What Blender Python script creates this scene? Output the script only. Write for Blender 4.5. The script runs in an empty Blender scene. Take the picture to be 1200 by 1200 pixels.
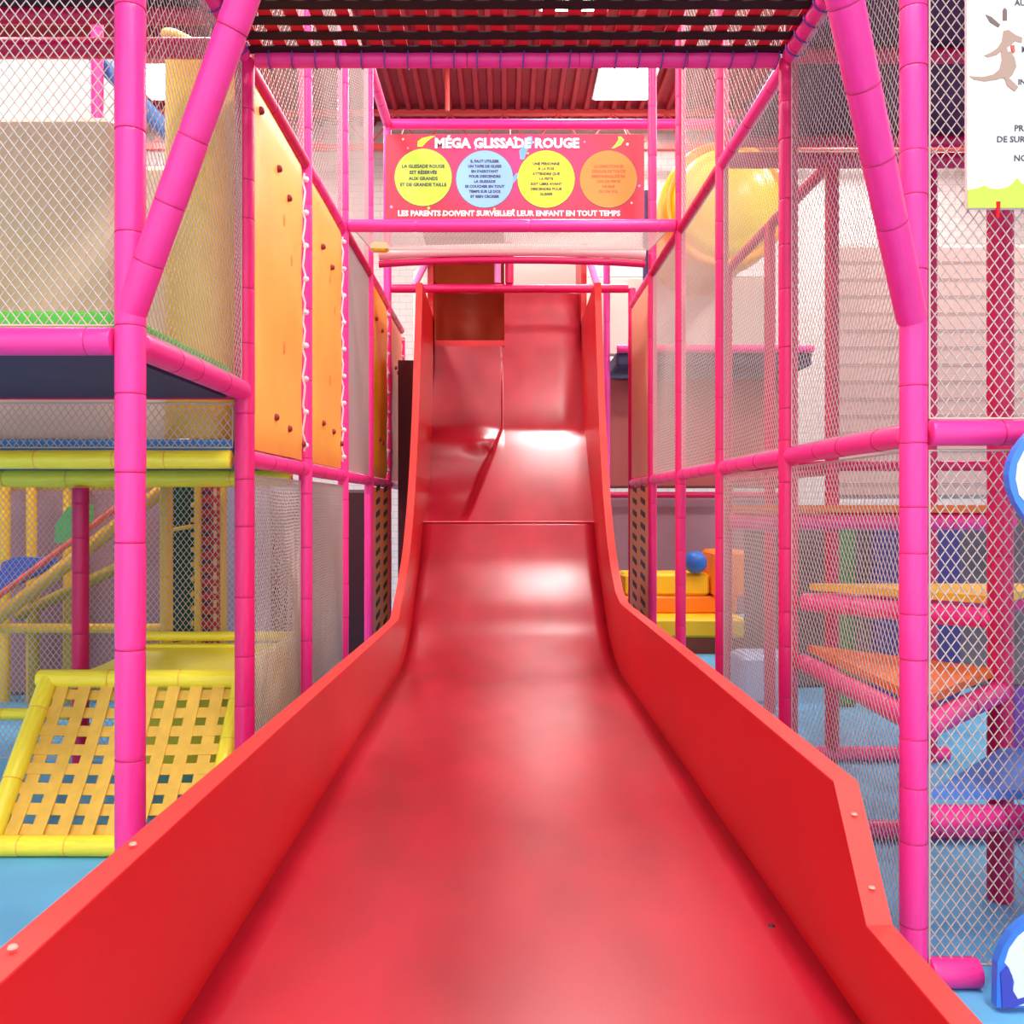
import bpy, bmesh, math, random
from mathutils import Vector, Matrix, Quaternion
random.seed(7)
scene = bpy.context.scene
COL = scene.collection
# ------------------------------------------------------------------ camera, world, exposure
F = 1042.0; HC = 1.5; CX, CY = 591.0, 592.0
cam_d = bpy.data.cameras.new('camera'); cam = bpy.data.objects.new('camera', cam_d); COL.objects.link(cam)
cam.location = (0, 0, HC); cam.rotation_euler = (math.pi/2, 0, 0)
cam_d.sensor_width = 36; cam_d.lens = F/1200*36
cam_d.shift_x = (600-CX)/1200; cam_d.shift_y = (CY-600)/1200
cam_d.clip_end = 200
scene.camera = cam
w = bpy.data.worlds.new('hall_ambient'); scene.world = w; w.use_nodes = True
w.node_tree.nodes['Background'].inputs[0].default_value = (1.0, 0.97, 0.96, 1)
w.node_tree.nodes['Background'].inputs[1].default_value = 1.7
vs = scene.view_settings
vs.view_transform = 'Standard'; vs.look = 'None'; vs.gamma = 1.0; vs.use_curve_mapping = False
vs.exposure = 0.12
LAMP_W = 150.0

# ------------------------------------------------------------------ helpers
XL, XR = -1.165, 1.274
def row(k): return 2.77 + 1.22*k
def P(px, py, Y): return Vector(((px-CX)*Y/F, Y, HC-(py-CY)*Y/F))
def srgb(r, g, b):
    def c(v):
        v /= 255.0
        return v/12.92 if v <= .04045 else ((v+.055)/1.055)**2.4
    return (c(r), c(g), c(b), 1)
MATS = {}
def mat(name, rgb, rough=.5, spec=.5, var=.0, scale=6., bump=0., bscale=60., coat=0., emit=0.):
    if name in MATS: return MATS[name]
    m = bpy.data.materials.new(name); m.use_nodes = True; MATS[name] = m
    nt = m.node_tree; b = nt.nodes['Principled BSDF']
    c = srgb(*rgb)
    b.inputs['Base Color'].default_value = c; b.inputs['Roughness'].default_value = rough
    b.inputs['Specular IOR Level'].default_value = spec; b.inputs['Coat Weight'].default_value = coat
    b.inputs['Coat Roughness'].default_value = .12
    tc = nt.nodes.new('ShaderNodeTexCoord')
    n = nt.nodes.new('ShaderNodeTexNoise'); n.inputs['Scale'].default_value = scale; n.inputs['Detail'].default_value = 4
    nt.links.new(tc.outputs['Object'], n.inputs['Vector'])
    if var > 0:
        r = nt.nodes.new('ShaderNodeValToRGB')
        r.color_ramp.elements[0].position = .32; r.color_ramp.elements[1].position = .68
        r.color_ramp.elements[0].color = tuple(x*(1-var) for x in c[:3])+(1,)
        r.color_ramp.elements[1].color = tuple(min(1, x*(1+var*.5)) for x in c[:3])+(1,)
        nt.links.new(n.outputs['Fac'], r.inputs['Fac']); nt.links.new(r.outputs['Color'], b.inputs['Base Color'])
    if bump > 0:
        n2 = nt.nodes.new('ShaderNodeTexNoise'); n2.inputs['Scale'].default_value = bscale
        nt.links.new(tc.outputs['Object'], n2.inputs['Vector'])
        bp = nt.nodes.new('ShaderNodeBump'); bp.inputs['Strength'].default_value = bump; bp.inputs['Distance'].default_value = .01
        nt.links.new(n2.outputs['Fac'], bp.inputs['Height']); nt.links.new(bp.outputs['Normal'], b.inputs['Normal'])
    if emit > 0:
        b.inputs['Emission Color'].default_value = c; b.inputs['Emission Strength'].default_value = emit
    return m
PINK = mat('hot_pink_vinyl', (255, 56, 150), .34, .45, .10, 3., .08, 25.)
DEEP = mat('deep_pink_vinyl', (236, 34, 116), .36, .45, .10, 3.)
CRIM = mat('crimson_vinyl', (214, 16, 92), .38, .45, .10, 3.)
TIE = mat('dark_magenta_tie', (196, 22, 96), .6)
YEL = mat('yellow_vinyl', (255, 234, 62), .38, .45, .10, 3., .05, 25.)
PALE = mat('pale_pink_foam', (255, 196, 196), .6)
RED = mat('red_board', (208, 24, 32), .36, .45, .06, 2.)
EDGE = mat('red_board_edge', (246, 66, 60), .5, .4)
NET = mat('cream_netting', (202, 186, 178), .8, .2)
ORANGE = mat('orange_vinyl', (255, 188, 82), .42, .4, .08, 2.5, .1, 12.)
BLACK = mat('black_webbing', (34, 14, 18), .7, .3)
REDW = mat('red_webbing', (226, 22, 40), .6, .3)
PLUM = mat('plum_deck', (88, 54, 84), .7, .3, .15, 4.)
NAVY = mat('navy_board', (62, 58, 92), .6, .3, .1, 4.)
BEIGE = mat('beige_vinyl', (244, 208, 182), .6, .3, .08, 1.5)
CREAM = mat('cream_panel', (238, 224, 212), .6, .3)
WHITE = mat('white_rope', (240, 232, 236), .7)
GOLD = mat('golden_plastic', (250, 200, 84), .35, .5, .08, 3.)
BLUEM = mat('blue_mat', (66, 140, 214), .6, .3, .12, 3.)
GREENM = mat('green_mat', (92, 202, 72), .6, .3)
MAUVE = mat('mauve_panel', (168, 128, 140), .7, .3, .1, 2.)
BROWNP = mat('brown_pink_panel', (182, 100, 96), .7, .3, .1, 2.)
DKRED = mat('dark_red_bolt', (150, 24, 34), .5)
VIOLET = mat('violet_tie', (92, 60, 150), .5)

def new_obj(name, me, m, parent=None):
    o = bpy.data.objects.new(name, me); COL.objects.link(o)
    if m and len(me.materials) == 0: me.materials.append(m)
    if parent: o.parent = parent
    return o
def tag(o, label, cat, group=None, kind=None):
    if label: o['label'] = label
    if cat: o['category'] = cat
    if group: o['group'] = group
    if kind: o['kind'] = kind
    return o
def empty(name, loc, label=None, cat=None, group=None, rz=0):
    o = bpy.data.objects.new(name, None); COL.objects.link(o); o.location = loc; o.rotation_euler = (0, 0, rz)
    o.empty_display_size = .1
    return tag(o, label, cat, group)
class MB:
    def __init__(s): s.v = []; s.f = []; s.sm = []
    def add(s, vs_, fs, smooth=False):
        b = len(s.v); s.v += [tuple(x) for x in vs_]
        s.f += [tuple(b+i for i in f) for f in fs]; s.sm += [smooth]*len(fs)
    def box(s, x0, x1, y0, y1, z0, z1):
        s.add([(x0,y0,z0),(x1,y0,z0),(x1,y1,z0),(x0,y1,z0),(x0,y0,z1),(x1,y0,z1),(x1,y1,z1),(x0,y1,z1)],
              [(0,3,2,1),(4,5,6,7),(0,1,5,4),(1,2,6,5),(2,3,7,6),(3,0,4,7)])
    def rbox(s, x0, x1, y0, y1, z0, z1, r=.02):
        # chamfered block
        c = []
        for z, q in ((z0, r), (z0+r, 0), (z1-r, 0), (z1, r)):
            for (x, y) in ((x0+r+q, y0+q), (x1-r-q, y0+q), (x1-q, y0+r+q), (x1-q, y1-r-q), (x1-r-q, y1-q), (x0+r+q, y1-q), (x0+q, y1-r-q), (x0+q, y0+r+q)):
                c.append((x, y, z))
        fs = [tuple(range(7, -1, -1)), tuple(range(24, 32))]
        for l in range(3):
            for i in range(8):
                j = (i+1) % 8; fs.append((l*8+i, l*8+j, l*8+8+j, l*8+8+i))
        s.add(c, fs)
    def tube(s, pts, r, n=8, caps=True, smooth=True):
        pts = [Vector(p) for p in pts]; rings = []; up = None
        for i, p in enumerate(pts):
            d = (pts[min(i+1, len(pts)-1)]-pts[max(i-1, 0)]).normalized()
            if up is None:
                up = Vector((0, 0, 1)) if abs(d.z) < .9 else Vector((1, 0, 0))
            a = d.cross(up).normalized(); b = a.cross(d).normalized(); up = b
            rr = r[i] if isinstance(r, (list, tuple)) else r
            rings.append([p+(a*math.cos(2*math.pi*k/n)+b*math.sin(2*math.pi*k/n))*rr for k in range(n)])
        vs_ = [q for ring in rings for q in ring]; fs = []
        for i in range(len(rings)-1):
            for k in range(n):
                k2 = (k+1) % n; fs.append((i*n+k, i*n+k2, (i+1)*n+k2, (i+1)*n+k))
        s.add(vs_, fs, smooth)
        if caps:
            s.add(rings[0], [tuple(range(n-1, -1, -1))]); s.add(rings[-1], [tuple(range(n))])
    def prism(s, poly, axis, a, b):
        # poly: 2D points; axis 'x','y','z': extrude between a and b
        def mk(p, t):
            return {'x': (t, p[0], p[1]), 'y': (p[0], t, p[1]), 'z': (p[0], p[1], t)}[axis]
        n = len(poly); vs_ = [mk(p, a) for p in poly]+[mk(p, b) for p in poly]
        fs = [tuple(range(n)), tuple(range(2*n-1, n-1, -1))]+[(i, (i+1) % n, n+(i+1) % n, n+i) for i in range(n)]
        s.add(vs_, fs)
    def grid(s, fn, us, vs2, smooth=True):
        nu, nv = len(us), len(vs2)
        s.add([fn(u, v) for v in vs2 for u in us],
              [(j*nu+i, j*nu+i+1, (j+1)*nu+i+1, (j+1)*nu+i) for j in range(nv-1) for i in range(nu-1)], smooth)
    def lathe(s, prof, n=32, axis='z', c=(0, 0, 0)):
        vs_ = []
        for (r, h) in prof:
            for k in range(n):
                t = 2*math.pi*k/n; a, b = r*math.cos(t), r*math.sin(t)
                vs_.append({'z': (c[0]+a, c[1]+b, c[2]+h), 'y': (c[0]+a, c[1]+h, c[2]+b), 'x': (c[0]+h, c[1]+a, c[2]+b)}[axis])
        fs = [(j*n+k, j*n+(k+1) % n, (j+1)*n+(k+1) % n, (j+1)*n+k) for j in range(len(prof)-1) for k in range(n)]
        s.add(vs_, fs, True)
    def mesh(s, name):
        me = bpy.data.meshes.new(name); me.from_pydata(s.v, [], s.f)
        me.polygons.foreach_set('use_smooth', s.sm); me.update()
        bm = bmesh.new(); bm.from_mesh(me); bmesh.ops.recalc_face_normals(bm, faces=bm.faces); bm.to_mesh(me); bm.free()
        return me
    def build(s, name, m, parent=None, label=None, cat=None, group=None, kind=None):
        o = new_obj(name, s.mesh(name), m, parent); return tag(o, label, cat, group, kind)
def boxo(name, x0, x1, y0, y1, z0, z1, m, parent=None, label=None, cat=None, group=None, kind=None, r=None):
    b = MB(); (b.rbox(x0, x1, y0, y1, z0, z1, r) if r else b.box(x0, x1, y0, y1, z0, z1))
    return b.build(name, m, parent, label, cat, group, kind)
# foam padded bars: an Empty with one sleeve per segment, sleeve meshes shared per material
SLEEVE = {}
def sleeve_mesh(m):
    if m.name not in SLEEVE:
        b = MB()
        prof = [(0.0, 0), (.93, 0), (.985, .018), (1, .05), (1, .95), (.985, .982), (.93, 1), (0.0, 1)]
        b.lathe(prof, 20); me = b.mesh('foam_sleeve'); me.materials.append(m); SLEEVE[m.name] = me
    return SLEEVE[m.name]
TIES = {}
def tie_mesh(m):
    if m.name not in TIES:
        b = MB(); n = 16
        b.tube([(math.cos(2*math.pi*k/n)*.975, math.sin(2*math.pi*k/n)*.975, 0) for k in range(n+1)], .045, 5, False)
        me = b.mesh('tie_band'); me.materials.append(m); TIES[m.name] = me
    return TIES[m.name]
RB = .0425
def bar(name, p0, p1, label, cat, group=None, m=PINK, r=RB, seg=.26, ties=True, seed=None, parent=None, part=False):
    p0, p1 = Vector(p0), Vector(p1); d = p1-p0; L = d.length; q = d.to_track_quat('Z', 'Y')
    e = empty(name, p0, label, cat, group)
    if parent: e.parent = parent
    rnd = random.Random(seed if seed is not None else int(abs(p0.x*131+p0.y*37+p0.z*17+p1.x*7)*100))
    ts = [0.0]
    while ts[-1] < L-seg*.6: ts.append(min(L, ts[-1]+seg*rnd.uniform(.6, 1.35)))
    if L-ts[-1] < .05 and len(ts) > 1: ts[-1] = L
    elif ts[-1] < L: ts.append(L)
    for i in range(len(ts)-1):
        o = new_obj('foam_sleeve', sleeve_mesh(m), m, e)
        rr = r*rnd.uniform(.985, 1.02)
        o.rotation_mode = 'QUATERNION'; o.rotation_quaternion = q
        o.location = d.normalized()*ts[i]; o.scale = (rr, rr, ts[i+1]-ts[i])
        if i and ties:
            t_ = new_obj('tie_band', tie_mesh(TIE if m is not YEL else MATS['orange_vinyl']), None, e)
            t_.rotation_mode = 'QUATERNION'; t_.rotation_quaternion = q; t_.location = d.normalized()*ts[i]; t_.scale = (r, r, r)
    return e
# knotted diamond netting: straight cords crossing, clipped to a rectangle, with a sag function
def net(name, o, u, v, W, H, label, group=None, pu=.034, pv=.045, r=.0021, sag=.015, m=NET, parent=None, seed=1, clip=None):
    o, u, v = Vector(o), Vector(u).normalized(), Vector(v).normalized(); n = u.cross(v).normalized(); b = MB()
    rnd = random.Random(seed); ph = rnd.uniform(0, 6); ph2 = rnd.uniform(0, 6)
    def pos(a, c):
        k = math.sin(math.pi*min(1, max(0, a/W)))*math.sin(math.pi*min(1, max(0, c/H)))
        k2 = k**.5
        da = .006*k2*math.sin(7*c+ph)+.004*k2*math.sin(3.1*a+ph2); dc = .007*k2*math.sin(6*a+ph2)
        return o+u*(a+da)+v*(c+dc)+n*(sag*k*(.6+.4*math.sin(4*a+3*c+ph)))
    for sgn in (1, -1):
        kmin = 0 if sgn > 0 else -H/pv; kmax = (W/pu+H/pv) if sgn > 0 else W/pu
        k = math.floor(kmin)+.5
        while k < kmax:
            # a/pu + sgn*c/pv = k
            c0, c1 = 0.0, H
            if sgn > 0:
                lo, hi = (k-W/pu)*pv, k*pv
            else:
                lo, hi = -k*pv, (W/pu-k)*pv
            lo, hi = max(lo, 0), min(hi, H)
            if hi-lo > .01:
                ns = max(2, int((hi-lo)/.22)+1); pts = []
                for i in range(ns+1):
                    c = lo+(hi-lo)*i/ns; a = (k-sgn*c/pv)*pu
                    pts.append(pos(a, c)+n*(sgn*r*.7))
                b.tube(pts, r, 4, False)
            k += 1
    # border cord
    ed = []
    for (a0, c0, a1, c1) in ((0,0,W,0), (W,0,W,H), (W,H,0,H), (0,H,0,0)):
        for i in range(8): ed.append(pos(a0+(a1-a0)*i/8, c0+(c1-c0)*i/8))
    ed.append(ed[0]); b.tube(ed, r*1.8, 5, False)
    return b.build(name, m, parent, label, 'net' if not parent else None, group)
def text(body, size, loc, m, parent, rot=(math.pi/2, 0, 0), align='CENTER', bold=.0, ext=.0012, spacing=1.0, name='lettering'):
    cu = bpy.data.curves.new('lettering', 'FONT'); cu.body = body; cu.size = size; cu.align_x = align; cu.align_y = 'CENTER'
    cu.extrude = ext; cu.offset = bold; cu.resolution_u = 2; cu.space_line = spacing
    t = bpy.data.objects.new('lettering', cu); COL.objects.link(t)
    dg = bpy.context.evaluated_depsgraph_get()
    me = bpy.data.meshes.new_from_object(t.evaluated_get(dg)); bpy.data.objects.remove(t)
    me.materials.clear(); me.materials.append(m)
    o = new_obj(name, me, m, parent); o.location = loc; o.rotation_euler = rot
    return o

# ------------------------------------------------------------------ the hall
def floor_mat():
    m = mat('blue_soft_floor', (104, 186, 232), .55, .35, .10, 1.6, .15, 8.)
    return m
boxo('floor', -8, 8, -3.0, 14.2, -.12, 0, floor_mat(), kind='structure', label='light blue padded floor mats under the play structure')
def block_mat():
    m = bpy.data.materials.new('painted_block_wall'); m.use_nodes = True; nt = m.node_tree; b = nt.nodes['Principled BSDF']
    tc = nt.nodes.new('ShaderNodeTexCoord'); mp = nt.nodes.new('ShaderNodeMapping'); mp.inputs['Rotation'].default_value = (math.pi/2, 0, 0)
    br = nt.nodes.new('ShaderNodeTexBrick'); br.inputs['Scale'].default_value = 2.5
    br.inputs['Color1'].default_value = srgb(206, 190, 184); br.inputs['Color2'].default_value = srgb(200, 184, 178)
    br.inputs['Mortar'].default_value = srgb(176, 158, 154); br.inputs['Mortar Size'].default_value = .012
    nt.links.new(tc.outputs['Object'], mp.inputs['Vector']); nt.links.new(mp.outputs['Vector'], br.inputs['Vector'])
    nt.links.new(br.outputs['Color'], b.inputs['Base Color']); b.inputs['Roughness'].default_value = .7
    return m
WALLM = block_mat()
CEIL_Z = 7.25; BACK_Y = 13.6
boxo('wall_back', -8, 8, BACK_Y, BACK_Y+.2, 0, CEIL_Z+.3, WALLM, kind='structure', label='pale painted block wall at the end of the hall')
boxo('wall_left', -8.2, -8, -3, BACK_Y+.2, 0, CEIL_Z+.3, WALLM, kind='structure', label='pale painted block wall beyond the raised deck')
boxo('wall_right', 8, 8.2, -3, BACK_Y+.2, 0, CEIL_Z+.3, WALLM, kind='structure', label='pale painted block wall beyond the stair tower')
CEILM = mat('dark_red_steel_deck', (168, 26, 42), .6, .4, .15, 1.5)
ceil = boxo('ceiling', -8, 8, -3, BACK_Y+.2, CEIL_Z+.12, CEIL_Z+.2, CEILM, kind='structure', label='dark red corrugated steel roof deck')
rib_b = MB(); rib_b.prism([(-.05, 0), (-.03, -.075), (.03, -.075), (.05, 0)], 'y', 9.5, BACK_Y); rib_me = rib_b.mesh('deck_rib'); rib_me.materials.append(CEILM)
for i in range(44):
    o = new_obj('deck_rib', rib_me, CEILM, ceil); o.location = (-4.6+i*.2, 0, CEIL_Z+.12)
JOIST = mat('salmon_steel_joist', (226, 84, 80), .5, .4)
def joist(y, label):
    e = empty('roof_joist', (0, y, CEIL_Z-.5), label, 'roof joist')
    b = MB(); b.box(-8, 8, -.05, .05, .50, .56); b.build('top_chord', JOIST, e)
    b = MB(); b.box(-8, 8, -.05, .05, -.02, .06); b.build('bottom_chord', JOIST, e)
    for i in range(40):
        x = -8+i*.4
        b = MB(); b.tube([(x, 0, .03 if i % 2 else .52), (x+.4, 0, .52 if i % 2 else .03)], .012, 6); b.build('web_rod', JOIST, e)
joist(13.1, 'salmon open web roof joist next to the end wall')
b = MB(); b.box(-8, 8, -.06, .06, 0, .16); o = b.build('roof_girder', JOIST, None, 'salmon steel girder crossing above the red sign', 'girder'); o.location = (0, 12.1-.9, CEIL_Z-.16)
b = MB(); b.tube([(0, 0, 0), (0, 0, -.9)], .03, 8)
o = b.build('ceiling_pipe', JOIST, None, 'thin salmon pipe hanging from roof deck', 'pipe'); o.location = P(524, 78, 11.5)+Vector((0, 0, .35))
o.rotation_euler = (.06, 0, 0)
b = MB(); b.prism([(0, 0), (.22, 0), (1.3, 1.6), (1.08, 1.6)], 'y', 0, .1)
o = b.build('roof_brace', JOIST, None, 'salmon diagonal steel brace beside the ceiling light', 'brace'); o.location = P(812, 132, 13.0)
# lamps
LWHITE = mat('lamp_diffuser', (255, 252, 244), .5, emit=14.)
FRAMEW = mat('lamp_frame', (235, 225, 220), .5)
lb = MB(); lb.box(-.40, .40, -.52, .52, 0, .05); lamp_f = lb.mesh('lamp_frame'); lamp_f.materials.append(FRAMEW)
lb = MB(); lb.box(-.37, .37, -.49, .49, -.012, 0); lamp_d = lb.mesh('diffuser'); lamp_d.materials.append(LWHITE)
def ceiling_light(x, y, label, group=None):
    e = empty('ceiling_light', (x, y, CEIL_Z-.02), label, 'ceiling light', group)
    new_obj('lamp_housing', lamp_f, FRAMEW, e); new_obj('diffuser', lamp_d, LWHITE, e)
    for sx in (-.3, .3):
        b = MB(); b.tube([(sx, 0, .05), (sx, 0, .16)], .006, 5); b.build('hanger_wire', FRAMEW, e)
    l = bpy.data.lights.new('lamp_glow', 'AREA'); l.shape = 'RECTANGLE'; l.size = .74; l.size_y = .98; l.energy = LAMP_W; l.color = (1, .97, .95)
    lo = bpy.data.objects.new('lamp_glow', l); COL.objects.link(lo); lo.parent = e; lo.location = (0, 0, -.03)
ceiling_light(1.64, 12.05, 'bright white ceiling light panel above the red sign')
for (x, y) in ((-4.6, 12.05), (5.4, 12.05), (-4.6, 8.4), (.8, 9.8), (-2.4, 6.2), (-4.6, 4.8), (1.64, 4.4), (-3.4, 2.2), (5.4, 4.4), (5.4, 8.4), (1.64, .8), (-1.6, -1.2), (1.64, -1.8)):
    ceiling_light(x, y, 'white ceiling light panel hung under the roof deck above the play frame', 'ceiling light panels over the play frame')

# ------------------------------------------------------------------ the red slide
XBL, XBR = -.72, .795; WT = .058
def cr(pts, n=8):
    out = []
    for i in range(len(pts)-1):
        p0 = pts[max(0, i-1)]; p1 = pts[i]; p2 = pts[i+1]; p3 = pts[min(len(pts)-1, i+2)]
        for k in range(n):
            t = k/n
            out.append(tuple(.5*((2*p1[j])+(-p0[j]+p2[j])*t+(2*p0[j]-5*p1[j]+4*p2[j]-p3[j])*t*t+(-p0[j]+3*p1[j]-3*p2[j]+p3[j])*t**3) for j in range(len(p1))))
    out.append(tuple(pts[-1])); return out
def interp(tab, z):
    if z <= tab[0][0]: return tab[0][1]
    for (a, ya), (b_, yb) in zip(tab, tab[1:]):
        if z <= b_: return ya+(yb-ya)*(z-a)/(b_-a)
    return tab[-1][1]
def slide_mat():
    m = bpy.data.materials.new('red_slide_bed'); m.use_nodes = True; nt = m.node_tree; b = nt.nodes['Principled BSDF']
    tc = nt.nodes.new('ShaderNodeTexCoord')
    n = nt.nodes.new('ShaderNodeTexNoise'); n.inputs['Scale'].default_value = 1.6; n.inputs['Detail'].default_value = 2; n.inputs['Roughness'].default_value = .6
    mp = nt.nodes.new('ShaderNodeMapping'); mp.inputs['Scale'].default_value = (1.6, .8, 1)
    nt.links.new(tc.outputs['Object'], mp.inputs['Vector']); nt.links.new(mp.outputs['Vector'], n.inputs['Vector'])
    r = nt.nodes.new('ShaderNodeValToRGB'); r.color_ramp.elements[0].position = .3; r.color_ramp.elements[1].position = .7
    r.color_ramp.elements[0].color = srgb(156, 8, 32); r.color_ramp.elements[1].color = srgb(188, 26, 52)
    nt.links.new(n.outputs['Fac'], r.inputs['Fac']); nt.links.new(r.outputs['Color'], b.inputs['Base Color'])
    rr = nt.nodes.new('ShaderNodeMapRange'); rr.inputs['To Min'].default_value = .26; rr.inputs['To Max'].default_value = .40
    n2 = nt.nodes.new('ShaderNodeTexNoise'); n2.inputs['Scale'].default_value = 3.; n2.inputs['Detail'].default_value = 2
    nt.links.new(mp.outputs['Vector'], n2.inputs['Vector']); nt.links.new(n2.outputs['Fac'], rr.inputs['Value']); nt.links.new(rr.outputs['Result'], b.inputs['Roughness'])
    b.inputs['Specular IOR Level'].default_value = .7; b.inputs['Coat Weight'].default_value = .4; b.inputs['Coat Roughness'].default_value = .28
    n3 = nt.nodes.new('ShaderNodeTexNoise'); n3.inputs['Scale'].default_value = 140.; nt.links.new(tc.outputs['Object'], n3.inputs['Vector'])
    bp = nt.nodes.new('ShaderNodeBump'); bp.inputs['Strength'].default_value = .10; bp.inputs['Distance'].default_value = .004
    nt.links.new(n3.outputs['Fac'], bp.inputs['Height']); nt.links.new(bp.outputs['Normal'], b.inputs['Normal'])
    return m
BED = slide_mat()
slide = empty('drop_slide', (0, .5, 0), 'tall red drop slide with two lanes merging into one wide flat run', 'slide')
INV = Matrix.Translation((0, -.5, 0))
def sl_build(b, name, m, parent=slide):
    o = b.build(name, m, parent)
    if parent is slide: o.matrix_parent_inverse = INV
    return o
low = [(.5, .35), (2., .35), (4., .35), (5.5, .35), (6.2, .36), (6.75, .50), (7.14, .74), (7.56, 1.02), (7.89, 1.35)]
lowp = cr(low, 8)
j = [i for i, p in enumerate(lowp) if p[0] < 6.05][-1]
def bed_piece(pts, name):
    b = MB(); n = 16; xs = [XBL+(XBR-XBL)*i/n for i in range(n+1)]
    b.grid(lambda x, p: (x, p[0], p[1]), xs, pts); o = sl_build(b, name, BED)
    md = o.modifiers.new('thickness', 'SOLIDIFY'); md.thickness = .03; md.offset = 1 if o.data.polygons[0].normal.z < 0 else -1
    return o
bed_piece(lowp, 'bed_run')
YR = [(1.35, 7.89), (1.75, 8.27), (2.05, 8.58), (2.2, 8.75), (2.3, 8.83), (2.7, 9.0), (3.3, 9.25), (3.75, 9.42)]
YLt = [(1.35, 7.89), (1.45, 8.2), (1.58, 8.46), (1.75, 8.6), (1.95, 8.68), (2.12, 8.74), (2.26, 8.86), (2.4, 8.92), (2.7, 9.03), (3.2, 9.19)]
def smooth_tab(t):
    p = cr([(a, y) for a, y in t], 6); return p
YRs, YLs = smooth_tab(YR), smooth_tab(YLt)
def yleft(x, z):
    yl, yr = interp(YLs, z), interp(YRs, z)
    xb = -.02 if z > 2.25 else -.02-.30*((2.25-z)/.9)**1.1
    wd = .012 if z > 2.3 else .012+.09*min(1, (2.3-z)/.5)
    t = min(1, max(0, (x-xb+wd)/(wd))); t = t*t*(3-2*t)
    y = yl*(1-t)+yr*t
    # soft wrinkled bulge where the lane lands
    y -= .07*math.exp(-((x+.22)/.16)**2-((z-2.14)/.11)**2)
    y += .016*math.exp(-((x+.17+.6*(z-2.02))/.03)**2-((z-2.03)/.07)**2)*(1-t)
    return y
zs = [1.35+(3.2-1.35)*i/90 for i in range(91)]
b = MB(); b.grid(lambda x, z: (x, yleft(x, z), z), [XBL+(0-XBL)*i/90 for i in range(91)], zs); o = sl_build(b, 'left_lane', BED)
zs = [1.35+(3.75-1.35)*i/80 for i in range(81)]
b = MB(); b.grid(lambda x, z: (x, interp(YRs, z)+.05*max(0, (x-.55)/.25)**2*(1 if z > 2.2 else 0), z), [XBR*i/24 for i in range(25)], zs); sl_build(b, 'right_lane', BED)
b = MB()
b.add([(0, interp(YRs, z), z) for z in zs]+[(0, 9.6, z) for z in zs], [(i, i+1, len(zs)+i+1, len(zs)+i) for i in range(len(zs)-1)]); sl_build(b, 'lane_divider', RED)
# side boards
def wall(side):
    if side < 0:
        xi, xo = XBL, XBL-WT
        prof = [((.5, .35), (.5, .83)), ((3, .35), (3, .779)), ((5.6, .35), (5.6, .722)), ((6.2, .36), (6.05, .72))]
    else:
        xi, xo = XBR, XBR+WT
        prof = [((.5, .35), (.5, .565)), ((1.953, .35), (1.953, .574)), ((2.147, .35), (2.147, .83)), ((4.2, .35), (4.2, .83)), ((6.0, .355), (5.95, .822)), ((6.25, .365), (6.12, .825))]
    cv = cr([((6.75), .50, 6.38, .88), (7.14, .74, 6.62, 1.02), (7.56, 1.02, 6.85, 1.20), (7.89, 1.35, 7.1, 1.5), (8.27, 1.75, 7.28, 1.8), (8.75, 2.2, 7.48, 2.25), (9.0, 2.7, 7.62, 2.7), (9.15, 3.05, 7.74, 3.1), (9.3, 3.4, 7.84, 3.46)], 6)
    prof = prof+[((a+(min(.45, max(0, z-1.3)*2.5)), z), (ya, za)) for a, z, ya, za in cv]
    n = len(prof); b = MB(); vs_ = []
    for (lo, hi) in prof:
        vs_ += [(xi, lo[0]+.0, lo[1]-.03), (xi, hi[0], hi[1]), (xo, hi[0], hi[1]), (xo, lo[0], lo[1]-.03)]
    fi, ft = [], []
    for i in range(n-1):
        a, c = i*4, i*4+4
        fi += [(a, a+1, c+1, c), (a+2, a+3, c+3, c+2), (a+3, a, c, c+3)]
    fi += [(0, 1, 2, 3), (4*n-4, 4*n-3, 4*n-2, 4*n-1)]
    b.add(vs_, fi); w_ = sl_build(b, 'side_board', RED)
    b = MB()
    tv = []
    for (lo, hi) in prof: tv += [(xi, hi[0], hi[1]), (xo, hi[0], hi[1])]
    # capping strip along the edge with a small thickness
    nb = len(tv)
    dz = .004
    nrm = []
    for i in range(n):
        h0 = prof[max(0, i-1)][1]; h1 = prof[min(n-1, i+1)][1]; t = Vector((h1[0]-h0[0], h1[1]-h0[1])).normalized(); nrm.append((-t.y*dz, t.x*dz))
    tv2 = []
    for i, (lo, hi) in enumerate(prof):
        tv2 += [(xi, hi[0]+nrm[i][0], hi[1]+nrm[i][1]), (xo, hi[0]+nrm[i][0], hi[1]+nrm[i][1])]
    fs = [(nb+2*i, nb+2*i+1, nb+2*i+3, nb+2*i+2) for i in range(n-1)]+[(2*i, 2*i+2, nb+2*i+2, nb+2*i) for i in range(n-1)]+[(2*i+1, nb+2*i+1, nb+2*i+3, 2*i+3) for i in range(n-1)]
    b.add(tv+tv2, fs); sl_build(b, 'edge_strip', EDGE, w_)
    # ground skirt carrying the run
    b = MB(); b.box(min(xi, xo)+.004, max(xi, xo)-.004, .55, 6.3, 0, .33); sl_build(b, 'skirt', RED)
    return w_
wl_ = wall(-1); wr_ = wall(1)
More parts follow.
